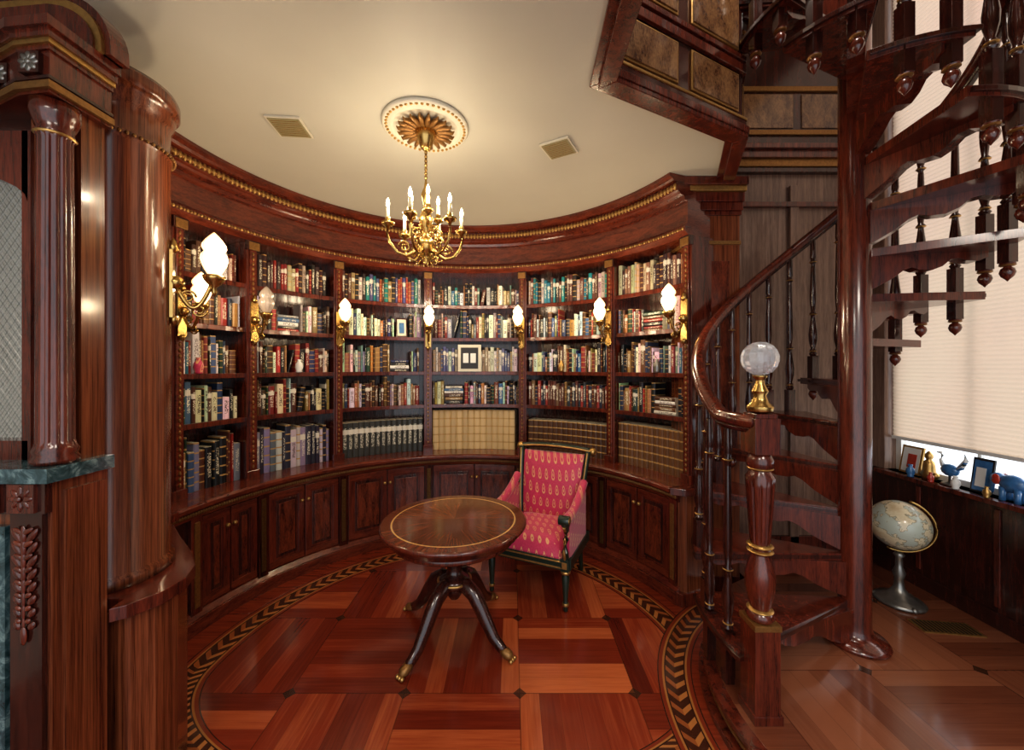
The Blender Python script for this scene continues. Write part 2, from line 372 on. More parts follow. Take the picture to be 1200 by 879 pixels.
cp=[P(-86,2.08),P(-86,1.61),(-1.98,2.19),(-1.85,2.10),(-1.68,1.95),(-1.50,1.80),(-1.385,1.68),(-1.34,1.58),(-1.345,1.48),(-1.40,1.395),(-1.44,1.37),(-1.447,1.43),(-1.66,1.43),(-1.66,1.51),(-2.3,1.6),(-2.45,2.0)]
b.prism(cp,.785,.835,'mah')
bp=[P(-85,2.08),P(-85,1.69),(-2.03,2.16),(-1.90,2.07),(-1.72,1.95),(-1.54,1.80),(-1.42,1.68),(-1.375,1.58),(-1.38,1.49),(-1.42,1.43),(-1.44,1.425),(-1.66,1.43),(-1.66,1.51),(-2.3,1.6),(-2.45,2.0)]
b.prism(bp,0,.785,'ven')
b.prism([P(69.5,2.0),P(69.5,1.61),(1.22,2.70),(1.46,2.76),(1.46,2.89),(1.31,2.89)],.785,.835,'mah')
b.prism([P(69.5,2.0),P(69.5,1.68),(1.24,2.73),(1.43,2.79),(1.43,2.89),(1.31,2.89)],0,.785,'ven'); b.prism([P(69.5,1.9),P(69.5,1.64),(1.20,2.71),(1.45,2.77),(1.45,2.87),(1.3,2.87)],0,.09,'mah')
b.make('curved_bookcase',bevel=.003)
# pilasters
b=B(); c=(-1.69,1.61,0)
b.lathe([(.17,.836),(.21,.836),(.21,.87),(.195,.89),(.195,2.60),(.202,2.61),(.202,2.63),(.195,2.64),(.195,2.74),(.205,2.76),(.21,2.79),(.22,2.81),(.228,2.82),(.228,2.86),(.22,2.88),(.1,2.88)],c,96,'ven')
for i in range(60):
    a=i*math.pi*2/60; b.ball((c[0]+.208*math.cos(a),c[1]+.208*math.sin(a),2.62),.007,'dgold',6,1.2,4)
b.make('rounded_pilaster',(c[0],c[1],.836))
b=B(); b.box(1.32,1.72,2.9,3.18,.001,2.99,'ven')
for z0,z1,d,mt in ((2.62,2.65,.015,'dgold'),(2.84,2.87,.02,'mah'),(2.87,2.93,.035,'mah'),(2.93,3.0,.05,'mah'),(3.0,3.04,.07,'gold'),(3.04,3.098,.09,'mah'),(.0,.12,.005,'mah')):
    b.box(1.32-d,1.72+d*.2,2.9-d,3.18,z0+.001,z1,mt)
b.box(1.40,1.64,2.893,2.9,.95,2.5,'pan'); b.make('square_pilaster',bevel=.004)
# ------------------------------------------------------------------ books
bv=[];bf=[];bc=[];buv=[]
def bookmesh(T,t,h,d,col,al):
    o=len(bv)
    cs=[(-t/2,d),(-t/2,.006),(-t*.25,0),(t*.25,0),(t/2,.006),(t/2,d)]
    for z in (0,h):
        for x,y in cs: bv.append(tuple(T@Vector((x,y,z))))
    us=[0,0,.3,.7,1,1]
    def F(ix,uvs): bf.append([o+i for i in ix]); bc.append((*col,al)); buv.append(uvs)
    for k in range(5):
        F((k,k+1,k+7,k+6),[(us[k],0),(us[k+1],0),(us[k+1],1),(us[k],1)])
    F((5,0,6,11),[(0,0)]*4)
    bf.append([o+i for i in range(6,12)]); bc.append((.75,.68,.52,.4)); buv.append([(0,0)]*6)
    bf.append([o+i for i in range(5,-1,-1)]); bc.append((.6,.5,.4,.4)); buv.append([(0,0)]*6)
PAL=[((.62,.58,.50),15),((.76,.74,.70),13),((.24,.022,.02),7),((.38,.04,.03),3.5),((.025,.035,.10),9),((.05,.12,.24),4),((.012,.012,.016),24),((.07,.025,.012),16),((.13,.055,.025),14),((.31,.19,.08),10),((.02,.05,.03),2.5),((.40,.30,.06),2),((.02,.17,.17),1.2),((.24,.25,.26),8),((.38,.17,.06),3)]
pc_,pw=zip(*PAL)
def mode(bay,row):
    k=(bay,row)
    S={(4,0):('set',(.58,.41,.20),.060,.41,.9),(3,0):('set',(.045,.045,.04),.05,.33,.1),(2,0):('mixset',[(.10,.13,.17),(.03,.025,.045),(.25,.22,.3),(.5,.48,.46)],.04,.37,.5),(5,0):('set',(.09,.04,.02),.05,.32,.9),(6,0):('set',(.15,.07,.03),.048,.36,.9),
       (5,1):('mixset',[(.10,.03,.02),(.03,.03,.05),(.2,.1,.05),(.25,.04,.03)],.032,.24,.9),(3,4):('mixset',[(.35,.07,.04),(.02,.17,.18),(.08,.09,.2),(.35,.23,.1),(.55,.5,.42),(.03,.02,.02),(.08,.03,.02)],.030,.27,.5),(5,4):('mixset',[(.02,.25,.25),(.03,.2,.25),(.45,.40,.35),(.12,.04,.03),(.12,.04,.03),(.03,.02,.02)],.033,.27,.5),
       (4,2):('mixset',[(.6,.56,.5),(.35,.26,.18),(.1,.1,.2)],.03,.25,.4),(6,4):('mixset',[(.45,.37,.25),(.10,.03,.02),(.25,.13,.07),(.05,.02,.02)],.033,.27,.5),(2,4):('mixset',[(.25,.02,.02),(.05,.02,.02),(.45,.36,.22),(.03,.02,.02)],.032,.26,.9)}
    return S.get(k)
frames=[]
for bay in range(7):
    a,c=STI[bay]+1.5,STI[bay+1]-1.5
    for row in range(5):
        z0=SH[row]+(.006 if row==0 else .001); H=SH[row+1]-.04-z0; rf=1.87
        md=mode(bay,row); f=a; lim=c
        gap_at=random.uniform(a+3,c-9) if (not md and bay>1 and random.random()<.6) else None
        base=random.uniform(.72,.88)*H
        if row==0: base=random.uniform(.65,.8)*H
        while True:
            if md:
                t=md[2]*(1 if md[0]=='set' else random.uniform(.6,1.2)); h=md[3]*(1 if md[0]=='set' else random.uniform(.78,1.05)); h=min(h,H*.96); al=md[4]
                if md[0]=='mixset': al=random.choice([.1,.4,.9])
                col=md[1] if md[0]=='set' else random.choice(md[1]); col=tuple(x*random.uniform(.85,1.15) for x in col); d=.17; jr=0 if md[0]=='set' else random.uniform(0,.012)
                if md[0]=='set': kk=random.uniform(.85,1.12); col=tuple(x*kk for x in md[1])
            else:
                t=random.choice([.012,.014,.018,.022,.026,.03,.038,.045]); h=base*random.uniform(.72,1.12); h=min(h,H*.97)
                if random.random()<.25: base=random.uniform(.66,.9)*H
                col=random.choices(pc_,pw)[0]; col=tuple(min(.9,x*random.uniform(.7,1.25)) for x in col); al=random.choice([.1,.4,.4,.9,.9]) if max(col)<.5 else random.choice([.4,.4,.1]); d=random.uniform(.12,.17); jr=random.uniform(0,.018)
            df=math.degrees((t+.0015)/(rf))
            if f+df>lim: break
            if gap_at and f>gap_at:
                gap_at=None
                kind=random.random()
                if kind<.5:
                    W=random.uniform(.17,.22); dw=math.degrees(W/rf)
                    if f+dw<lim:
                        x,y=P(f+dw/2,rf); zz=z0
                        for q in range(random.randint(4,7)):
                            tt=random.uniform(.02,.04); 
                            if zz+tt>z0+H*.85: break
                            cc=random.choices(pc_,pw)[0]; ww=W*random.uniform(.85,1)
                            T=Matrix.Translation((x,y,zz+tt/2))@Matrix.Rotation(-R(f+dw/2),4,'Z')@Matrix.Rotation(R(90),4,'Y')@Matrix.Translation((0,0,-ww/2))
                            bookmesh(T,tt*.97,ww,.14,cc,.4); zz+=tt
                        f+=dw+.3; continue
                elif kind<.65:
                    dw=math.degrees(.15/rf)
                    if f+dw<lim: frames.append((f+dw/2,z0,H)); f+=dw; continue
                else:
                    an=R(random.uniform(8,16)); wd=math.degrees((h*math.sin(an)+t)/rf)
                    if f+wd<lim:
                        x,y=P(f+math.degrees(t/2/rf)+.1,rf+jr)
                        T=Matrix.Translation((x,y,z0+.004))@Matrix.Rotation(-R(f+df/2),4,'Z')@Matrix.Rotation(an,4,'Y')
                        bookmesh(T,t,h*.95,d,col,al); f+=wd; continue
            x,y=P(f+df/2,rf+jr)
            T=Matrix.Translation((x,y,z0))@Matrix.Rotation(-R(f+df/2),4,'Z')
            bookmesh(T,t,h,d,col,al); f+=df
me=bpy.data.meshes.new('library_books'); me.from_pydata(bv,[],bf); me.materials.append(M['book'])
ca=me.color_attributes.new('Col','FLOAT_COLOR','CORNER'); ul=me.uv_layers.new(name='UVMap'); k=0
for i,p in enumerate(me.polygons):
    for j in range(p.loop_total): ca.data[k].color=bc[i]; ul.data[k].uv=buv[i][j]; k+=1
o=bpy.data.objects.new('library_books',me); bpy.context.collection.objects.link(o)
for i,(f,z,H) in enumerate(frames):
    x,y=P(f,1.875); b=B(); b.T=Matrix.Translation((x,y,z))@Matrix.Rotation(-R(f),4,'Z')@Matrix.Rotation(R(-8),4,'X')
    h=min(.2,H*.75); b.box(-.055,.055,0,.012,0,h,'gold' if i%2 else 'mahd'); b.box(-.043,.043,-.003,.003,.014,h-.014,'cream'); b.box(-.025,.025,-.005,.0,.04,h-.05,['blue','burl','pew'][i%3]); b.make('framed_photo',(x,y,z),bevel=.002)
x,y=P(-2,1.862); b=B(); b.T=Matrix.Translation((x,y,1.652))@Matrix.Rotation(R(2),4,'Z'); b.box(-.12,.12,-.03,-.012,0,.28,'cream'); b.box(-.09,.09,-.033,-.029,.03,.25,'black')
for dx in(-.038,.038): b.box(dx-.028,dx+.028,-.036,-.032,.09,.19,'white')
b.make('framed_photo',(x,y,1.652))
for f,z,mt in ((-83,1.312,'pew'),(-75,1.652,'uph'),(-52,1.652,'white'),(28,1.652,'gold'),(58,1.652,'pew')):
    x,y=P(f,1.855); b=B(); b.T=Matrix.Translation((x,y,z))@Matrix.Scale(.75,4); b.lathe([(.02,0),(.035,.005),(.03,.02),(.042,.06),(.035,.10),(.016,.13),(.02,.15),(.012,.15)],(0,0,0),16,mt); b.make('small_vase',(x,y,z))
# ------------------------------------------------------------------ sconces
def sconce(loc,rot,lit=True):
    b=B()
    b.box(0,.012,-.028,.028,-.16,.14,'brass'); b.lathe([(.001,-.20),(.014,-.18),(.02,-.16),(.01,-.15)],(.012,0,0),8,'brass'); b.lathe([(.01,.13),(.022,.15),(.012,.18),(.001,.2)],(.01,0,0),8,'brass')
    b.ball((.02,0,.0),.032,'brass',10)
    pts=[(.02+.13*t+.0,0,-.02-.10*math.sin(math.pi*t)*1.0+.04*t*t) for t in [i/10 for i in range(11)]]
    b.tube(pts,.009,'brass'); 
    b.tube([(.06+.03*math.cos(a)*(1-a/14),0,-.06+.03*math.sin(a)*(1-a/14)) for a in [i*.5 for i in range(18)]],.005,'brass',6)
    b.tube([(.10+.03*math.cos(-a)*(1-a/14),0,-.12+.03*math.sin(-a)*(1-a/14)) for a in [i*.5 for i in range(18)]],.005,'brass',6)
    b.lathe([(.004,-.05),(.012,-.03),(.008,-.01),(.03,.01),(.042,.03),(.045,.045),(.03,.05)],(.155,0,0),14,'brass')
    pr=[(.020,.045),(.030,.06),(.045,.09),(.054,.12),(.050,.142),(.038,.158),(.048,.175),(.047,.19),(.032,.215),(.016,.235),(.002,.25)]
    b.lathe(pr,(.155,0,0),48,'lit' if lit else 'unlit',smooth=True,flute=(.055,.24,12,.12))
    b.make('torch_sconce',loc,rot,world=False)
    if lit:
        l=bpy.data.lights.new('sconce_light','POINT'); l.energy=6.0; l.color=(1,.80,.54); l.shadow_soft_size=.05
        lo=bpy.data.objects.new('sconce_light',l); bpy.context.collection.objects.link(lo)
        v=Matrix.Rotation(rot,3,'Z')@Vector((.26,0,.16)); lo.location=Vector(loc)+v
for f in STI[1:]:
    x,y=P(f,1.795); sconce((x,y,2.06),math.atan2(CY-y,CX-x),f!=-64)
sconce((-1.69+.195*math.cos(R(33)),1.61+.195*math.sin(R(33)),2.08),R(33))
# ------------------------------------------------------------------ chandelier
hx,hy=-.50,2.23
b=B(); b.lathe([(.245,CEIL-.001),(.245,CEIL-.012),(.235,CEIL-.022),(.22,CEIL-.018),(.205,CEIL-.016),(.19,CEIL-.03),(.18,CEIL-.016),(.15,CEIL-.014),(.02,CEIL-.014)],(hx,hy,0),64,'cream')
for i in range(48):
    a=i*math.pi*2/48; b.ball((hx+.222*math.cos(a),hy+.222*math.sin(a),CEIL-.02),.009,'gold',6)
for i in range(20):
    a=i*math.pi*2/20; d=Vector((math.cos(a),math.sin(a),0))
    b.tube([tuple(Vector((hx,hy,CEIL-.022))+d*r+Vector((0,0,-h))) for r,h in ((.04,.0),(.08,.012),(.12,.012),(.155,.022),(.165,.01))],[.012,.017,.016,.010,.003],'dgold',6)
b.make('ceiling_medallion',(hx,hy,CEIL))
b=B()
b.lathe([(.002,2.28),(.012,2.29),(.02,2.31),(.01,2.33),(.03,2.35),(.05,2.38),(.055,2.41),(.04,2.44),(.015,2.46),(.02,2.49),(.035,2.52),(.04,2.56),(.025,2.60),(.012,2.63),(.02,2.66),(.028,2.70),(.012,2.74),(.006,2.78),(.006,2.95)],(hx,hy,0),20,'brass')
b.lathe([(.004,2.95),(.03,2.97),(.05,3.02),(.06,3.06),(.05,3.08),(.02,3.085)],(hx,hy,0),20,'brass')
for i in range(7): b.ball((hx,hy,2.80+i*.024),.010,'brass',8,1.2)
def cand(p,s=1):
    x,y,z=p
    b.lathe([(.006,-.03),(.012,-.01),(.034*s,.0),(.038*s,.012),(.014,.014),(.016,.035),(.012,.04)],p,14,'brass'); b.lathe([(.010,.035),(.010,.095),(.006,.097)],p,10,'candle')
    b.lathe([(.003,.095),(.009,.108),(.010,.12),(.005,.14),(.001,.15)],p,10,'flame')
for i in range(6):
    a=R(20+60*i); d=Vector((math.cos(a),math.sin(a),0)); c=Vector((hx,hy,0))
    pts=[c+d*r+Vector((0,0,z)) for r,z in ((.03,2.42),(.06,2.36),(.11,2.335),(.16,2.35),(.20,2.40),(.215,2.45),(.21,2.49))]
    b.tube(pts,[.010,.011,.010,.009,.008,.007,.007],'brass',8); cand(tuple(c+d*.21+Vector((0,0,2.50))))
    b.tube([c+d*(.12+.035*math.cos(t)*(1-t/12))+Vector((0,0,2.385+.035*math.sin(t)*(1-t/12))) for t in [k*.5 for k in range(18)]],.006,'brass',6)
    b.tube([c+d*(.065+.028*math.cos(t)*(1-t/12))+Vector((0,0,2.48+.028*math.sin(t)*(1-t/12))) for t in [k*.5 for k in range(18)]],.005,'brass',6)
    b.tube([c+d*r+Vector((0,0,z)) for r,z in ((.02,2.36),(.06,2.31),(.09,2.32),(.095,2.345))],[.008,.009,.006,.003],'brass',6)
for i in range(3):
    a=R(50+120*i); d=Vector((math.cos(a),math.sin(a),0)); c=Vector((hx,hy,0))
    b.tube([c+d*r+Vector((0,0,z)) for r,z in ((.015,2.54),(.05,2.50),(.085,2.52),(.09,2.56))],.007,'brass',8); cand(tuple(c+d*.09+Vector((0,0,2.57))),.85)
b.make('chandelier',(hx,hy,CEIL))
for i in range(6):
    a=R(50+60*i); l=bpy.data.lights.new('candle_light','POINT'); l.energy=1.5; l.color=(1,.83,.60); l.shadow_soft_size=.02
    lo=bpy.data.objects.new('candle_light',l); bpy.context.collection.objects.link(lo); lo.location=(hx+.2*math.cos(a),hy+.2*math.sin(a),2.62)
for x,y,r in ((-1.29,2.23,0.1),(.30,2.45,-.5)):
    b=B(); s=.095; b.box(-s,s,-s,s,-.012,-.001,'cream'); b.box(-s+.01,s-.01,-s+.01,s-.01,-.016,-.011,'vent')
    for i in range(8): b.box(-s+.02,s-.02,-s+.025+i*.019,-s+.027+i*.019,-.018,-.015,'dgold')
    b.make('ceiling_vent',(x,y,CEIL),r,world=False)
# ------------------------------------------------------------------ table
b=B(); tx,ty=-.367,2.45
b.lathe([(.02,.655),(.40,.655),(.42,.665),(.43,.69),(.45,.70),(.46,.712),(.46,.724),(.45,.73)],(0,0,0),72,'mah'); b.lathe([(.02,.7305),(.448,.7305),(.4485,.7308),(.02,.731)],(0,0,0),72,'ttop',smooth=False)
b.lathe([(.38,.62),(.385,.63),(.385,.656),(.3,.656)],(0,0,0),64,'mah')
b.lathe([(.06,.30),(.10,.32),(.105,.35),(.085,.37),(.055,.39),(.045,.42),(.06,.45),(.085,.48),(.095,.51),(.08,.54),(.10,.56),(.14,.60),(.16,.64),(.16,.656)],(0,0,0),32,'mahd',flute=(.45,.52,16,.08))
b.lathe([(.096,.552),(.104,.556),(.104,.568),(.098,.572)],(0,0,0),32,'gold'); b.lathe([(.105,.34),(.11,.345),(.11,.352),(.105,.357)],(0,0,0),32,'gold')
b.lathe([(.01,.22),(.03,.23),(.05,.26),(.075,.30),(.07,.33)],(0,0,0),24,'mahd')
for k in range(4):
    a=R(57+90*k); d=Vector((math.cos(a),math.sin(a),0))
    pr=[(.05,.33),(.10,.335),(.16,.30),(.21,.235),(.26,.16),(.31,.09),(.36,.055),(.39,.04)]
    b.tube([d*r+Vector((0,0,z)) for r,z in pr],[.044,.045,.043,.040,.036,.031,.027,.022],'mahd',10,1.15)
    b.tube([d*r+Vector((0,0,z)) for r,z in ((.365,.053),(.39,.04),(.42,.030),(.44,.022))],[.024,.029,.028,.014],'dgold',10,.9)
    pd=Vector((-d.y,d.x,0))
    for q in(-.018,0,.018): b.ball(tuple(d*.442+pd*q+Vector((0,0,.014))),.013,'gold',8)
b.make('pedestal_table',(tx,ty,0),0,world=False)
# ------------------------------------------------------------------ armchair (front = -y local)
b=B()
def leg(x,y,fr):
    if fr: b.lathe([(.012,0),(.018,.01),(.014,.03),(.022,.05),(.015,.065),(.018,.10),(.028,.24),(.022,.26),(.034,.275),(.022,.29)],(x,y,0),14,'green'); b.box(x-.03,x+.03,y-.03,y+.03,.285,.37,'green'); b.lathe([(.0235,.04),(.025,.05),(.0235,.06)],(x,y,0),14,'gold'); b.lathe([(.03,.262),(.036,.275),(.03,.285)],(x,y,0),14,'gold'); b.box(x-.018,x+.018,y-.034,y-.03,.305,.35,'gold')
    else: b.tube([(x,y+.07,0),(x,y+.04,.12),(x,y+.01,.25),(x,y,.37)],[.017,.02,.024,.028],'green',8)
for x in(-.29,.29): leg(x,-.26,True); leg(x*.85,.26,False)
b.box(-.31,.31,-.285,-.25,.29,.36,'green'); b.box(-.30,.30,-.29,-.284,.30,.312,'gold'); b.box(-.30,.30,-.29,-.284,.342,.352,'gold')
for s in(-1,1): b.box(s*.31-.018,s*.31+.018,-.26,.27,.29,.36,'green')
b.box(-.28,.28,.24,.28,.29,.36,'green')
n=14;vs=[];fs=[]
for j in range(n+1):
    for i in range(n+1):
        u=i/n*2-1;w=j/n*2-1; e=(1-abs(u)**5)*(1-abs(w)**5)
        vs.append((u*.275,w*.265-.01,.37+.115*e**.5))
fs=[(j*(n+1)+i,j*(n+1)+i+1,(j+1)*(n+1)+i+1,(j+1)*(n+1)+i) for j in range(n) for i in range(n)]
b.add(vs,fs,'uph',True); b.box(-.275,.275,-.275,.255,.35,.372,'uph')
def slab(x0b,x0t,z0,z1,yb,yt,th,mat,puff=.02,arch=0):
    n=10;vs=[];fs=[]
    for side in(0,1):
        for j in range(n+1):
            w=j/n; hw=x0b+(x0t-x0b)*w; yy=yb+(yt-yb)*w**1.5
            for i in range(n+1):
                u=i/n*2-1; e=(1-abs(u)**4)*(1-abs(2*w-1)**4)
                zz=z0+(z1-z0)*w+arch*w*(1-u*u)
                vs.append((u*hw, yy-(puff*e) if side==0 else yy+th+puff*.4*e, zz))
    N=(n+1)**2
    for j in range(n):
        for i in range(n):
            a=j*(n+1)+i; fs.append((a,a+1,a+n+2,a+n+1)); fs.append((N+a,N+a+n+1,N+a+n+2,N+a+1))
    for i in range(n): fs+= [(i,N+i,N+i+1,i+1),(n*(n+1)+i,n*(n+1)+i+1,N+n*(n+1)+i+1,N+n*(n+1)+i)]
    for j in range(n): a=j*(n+1); fs+=[(a,a+n+1,N+a+n+1,N+a),(a+n,N+a+n,N+a+2*n+1,a+2*n+1)]
    b.add(vs,fs,mat,True)
slab(.225,.27,.40,.96,.20,.33,.04,'uph',.03)
for s in(-1,1):
    b.tube([(s*(.245+.055*w),.215+.13*w**1.5,.36+.63*w) for w in [i/8 for i in range(9)]],.022,'green',8)
    b.tube([(s*(.245+.055*w),.192+.13*w**1.5,.36+.62*w) for w in [i/8 for i in range(9)]],.008,'gold',6)
b.tube([(x,.36+.02*abs(x)*4,.985+.03*(1-(x/.33)**2)) for x in [-.33+.066*i for i in range(11)]],.026,'green',10,.9)
b.tube([(x,.335+.02*abs(x)*4,.985+.03*(1-(x/.33)**2)) for x in [-.32+.064*i for i in range(11)]],.009,'gold',6)
for s in(-1,1): b.ball((s*.33,.38,.985),.034,'gold',12); 
for s in(-1,1):
    vs=[];n=10;prof=[]
    for i in range(n+1):
        t=i/n; y=-.25+.46*t; z=.60+.10*t**2
        prof.append((y,z))
    for xx in (s*.27,s*.315):
        for y,z in prof: vs+=[(xx,y,.36),(xx,y,z)]
    m=2*(n+1); fs=[]
    for i in range(n):
        a=2*i; fs+=[(a,a+2,a+3,a+1),(m+a,m+a+1,m+a+3,m+a+2),(a+1,a+3,m+a+3,m+a+1)]
    fs+=[(0,1,m+1,m)]
    b.add(vs,fs,'uph',False)
    b.tube([(s*.293,-.27+.5*t,.635+.13*t**2-.02*math.sin(t*math.pi)) for t in [i/10 for i in range(11)]],[.036]*3+[.033]*8,'uph',10)
    b.tube([(s*.293,y,z) for y,z in ((-.26,.36),(-.285,.42),(-.26,.50),(-.255,.56),(-.285,.61),(-.30,.64))],[.026,.024,.020,.022,.028,.034],'green',10)
    b.tube([(s*.293,y,z) for y,z in ((-.288,.37),(-.31,.42),(-.285,.50),(-.28,.56),(-.31,.60))],[.009,.013,.011,.010,.013],'gold',6)
    b.tube([(s*.293-.037,-.30,.645),(s*.293+.037,-.30,.645)],.034,'green',12); b.tube([(s*.293-.04,-.30,.645),(s*.293+.04,-.30,.645)],.024,'gold',10)
b.make('armchair',(.22,3.03,0),R(-25),bevel=.003,world=False)
# ------------------------------------------------------------------ spiral staircase
sx,sy=1.98,2.22
def rad(t):
    if t>60: return .64+.39*((t-60)/152)**2
    if t<10: return .64-.04*min(1,(10-t)/40)
    return .64
def zt(t):
    return .37+.25*(190-t)/26 if t>8 else 2.12+.25*(8-t)/30
b=B()
b.lathe([(.06,.12),(.155,.12),(.16,.135),(.15,.15),(.11,.16),(.085,.18),(.078,.21),(.076,.25),(.074,5.19)],(sx,sy,0),48,'mah')
def spin(x,y,z0,z1,pend=True,long=False):
    H=z1-z0
    s=.024; o=-.07 if long else 0
    b.box(x-s,x+s,y-s,y+s,z0-.07+o,z0+.16,'mahd')
    if pend: b.lathe([(.001,-.165+o),(.008,-.155+o),(.022,-.14+o),(.029,-.12+o),(.024,-.10+o),(.012,-.09+o),(.026,-.082+o),(.030,-.074+o),(.020,-.066+o)],(x,y,z0),12,'mah'); b.lathe([(.024,-.088+o),(.031,-.082+o),(.024,-.076+o)],(x,y,z0),12,'dgold')
    q=[(.017,.16),(.026,.175),(.016,.19),(.021,.20),(.014,.215),(.026,.27),(.028,.32),(.017,.42),(.013,.46),(.023,.47),(.013,.485),(.019,.55),(.021,.60),(.014,H-.22),(.012,H-.20),(.023,H-.185),(.014,H-.17),(.019,H-.15),(.016,H)]
    b.lathe(q,(x,y,z0),12,'mahd')
    for zz in (.195,.465,H-.185): b.lathe([(.021,zz-.004),(.0255,zz),(.021,zz+.004)],(x,y,z0),12,'gold')
def dirp(t,r): return (sx+r*math.cos(R(t)),sy+r*math.sin(R(t)))
TR=[]
t=190.0;z=.37
for n in range(15):
    TR.append((t,z)); t-= 26 if n<7 else 30; z+=.25
for n,(t,z) in enumerate(TR):
    hw=13 if n<7 else 15
    A,C=t+hw+2,t-hw-1
    poly=[dirp(A,.075)]+[dirp(A+(C-A)*i/8,(rad(A+(C-A)*i/8)+.03)) for i in range(9)]+[dirp(C,.075)]
    b.prism(poly,z-.045,z,'mah'); 
    pol2=[dirp(A+1.0,.075)]+[dirp(A+1+(C-A)*i/8,(rad(A+(C-A)*i/8)+.045)) for i in range(9)]+[dirp(C,.075)]
    b.prism(pol2,z-.030,z-.010,'mahd')
    for tb in (t+hw-4,):
        d=Vector((math.cos(R(tb)),math.sin(R(tb)),0)); pd=Vector((-d.y,d.x,0)); L=rad(t)
        pr=[(.06,-.038),(L,-.038),(L*1.0,-.075),(L*.93,-.095),(L*.84,-.09),(L*.78,-.075),(L*.72,-.08),(L*.66,-.115),(L*.58,-.135),(L*.48,-.13),(L*.42,-.115),(L*.36,-.13),(L*.27,-.175),(L*.2,-.20),(.06,-.235)]
        vs=[tuple(Vector((sx,sy,z))+d*r+pd*q+Vector((0,0,h))) for q in(-.035,.035) for r,h in pr]; m=len(pr)
        b.add(vs,[list(range(m)),list(range(m,2*m))[::-1]]+[(i,(i+1)%m,m+(i+1)%m,m+i) for i in range(m)],'mah')
    for tt in (t+hw-4,t-4):
        x,y=dirp(tt,rad(tt)); top=zt(tt)+1.12
        if n==0 and tt>t: continue
        spin(x,y,z,top,n>2,n>6)
ts=[208-3*i for i in range(0,130)]
path=[(1.13,1.77,1.44)]
for t in ts: 
    x,y=dirp(t,rad(t)); path.append((x,y,zt(t)+1.14))
path=[p for i,p in enumerate(path) if i==0 or p[2]<5.0]
path[1:]=[(p[0],p[1],max(p[2],1.45)) for p in path[1:]]
b.tube(path,.042,'mah',12,.8); b.tube([(p[0],p[1],p[2]-.033) for p in path],.022,'mahd',6)
for px,py in ((1.085,1.93),(1.075,2.09)): spin(px,py,.22,1.42,False); b.box(px-.022,px+.022,py-.022,py+.022,.12,.3,'mahd')
nx,ny=1.13,1.75
b.box(nx-.056,nx+.056,ny-.056,ny+.056,.12,.55,'mah'); b.box(nx-.064,nx+.064,ny-.064,ny+.064,.12,.16,'mah'); b.box(nx-.06,nx+.06,ny-.06,ny+.06,.53,.555,'dgold')
b.lathe([(.05,.555),(.058,.57),(.05,.59),(.038,.60),(.046,.63),(.060,.70),(.062,.76),(.046,.82),(.034,.85),(.05,.865),(.034,.88),(.042,.92),(.058,1.16),(.06,1.20),(.04,1.23),(.054,1.25),(.054,1.28),(.04,1.31)],(nx,ny,0),48,'mah',flute=(.9,1.19,12,.14))
for zz in (.60,.865,.89,1.24): b.lathe([(.045,zz-.008),(.055,zz),(.045,zz+.008)],(nx,ny,0),24,'gold')
b.box(nx-.056,nx+.056,ny-.056,ny+.056,1.31,1.47,'mah'); b.box(nx-.048,nx+.048,ny-.048,ny+.048,1.47,1.49,'mah')
b.lathe([(.03,1.49),(.052,1.50),(.055,1.52),(.035,1.54),(.025,1.57),(.035,1.59),(.02,1.62),(.016,1.64),(.03,1.655),(.03,1.66)],(nx,ny,0),24,'brass')
b.make('spiral_staircase',(sx,sy,.12),bevel=.0025)
b=B(); rr=.078
b.lathe([(max(.001,rr*math.sin(math.pi*i/9)),-rr*math.cos(math.pi*i/9)) for i in range(10)],(nx,ny,1.738),14,'glass',smooth=False)
b.make('crystal_ball_finial',(nx,ny,1.738))
# ------------------------------------------------------------------ left cabinet / mantel
b=B(); YB=1.385
b.box(-2.65,-1.46,1.22,YB,0,1.34,'ven'); b.box(-2.65,-1.585,1.20,1.22,0,1.20,'marb'); 
b.box(-1.575,-1.475,1.205,1.22,.0,1.33,'mahd'); b.box(-2.65,-1.46,1.2,1.22,1.24,1.34,'mahd')
b.box(-1.46,-1.45,1.25,YB-.01,.0,1.30,'ven')
b.box(-2.65,-1.43,1.18,YB-.003,1.34,1.385,'marb')
def leaf(cx,cy,cz,sx_,sz_,mt='mah',rot=0):
    b.T=Matrix.Translation((cx,cy,cz))@Matrix.Rotation(R(rot),4,'Y')@Matrix.Diagonal((sx_,.5*min(sx_,sz_),sz_,1)); b.ball((0,0,0),1,mt,10); b.T=Matrix()
for cx in(-1.525,-1.63): 
    b.box(cx-.042,cx+.042,1.19,1.206,1.245,1.335,'mah')
    for i in range(8):
        a=i*math.pi/4; leaf(cx+.022*math.cos(a),1.19,1.29+.022*math.sin(a),.009,.018,'mah',90-math.degrees(a))
    leaf(cx,1.185,1.29,.010,.010)
for i in range(8):
    z=1.175-i*.040; s=1-.07*i
    leaf(-1.525,1.198,z,.010*s,.030,'mah'); leaf(-1.548,1.201,z-.005,.011,.030*s,'mah',-38); leaf(-1.502,1.201,z-.005,.011,.030*s,'mah',38)
    leaf(-1.540,1.197,z+.012,.008,.02*s,'mahh',-60); leaf(-1.510,1.197,z+.012,.008,.02*s,'mahh',60)
leaf(-1.525,1.198,.86,.012,.03,'mah')
b.box(-2.65,-1.66,1.34,YB,1.385,2.62,'mahd'); b.box(-1.64,-1.47,1.31,YB,1.385,2.62,'ven')
b.box(-1.66,-1.63,1.30,1.36,1.385,2.5,'mah'); b.box(-2.65,-1.64,1.30,1.34,1.385,1.45,'mah'); 
arch=[(-1.64,2.5),(-1.64,2.26)]+[(-1.64-.5+.5*math.cos(a),2.26+.13*math.sin(a)) for a in [i*math.pi/16 for i in range(17)]]+[(-2.64,2.5)]
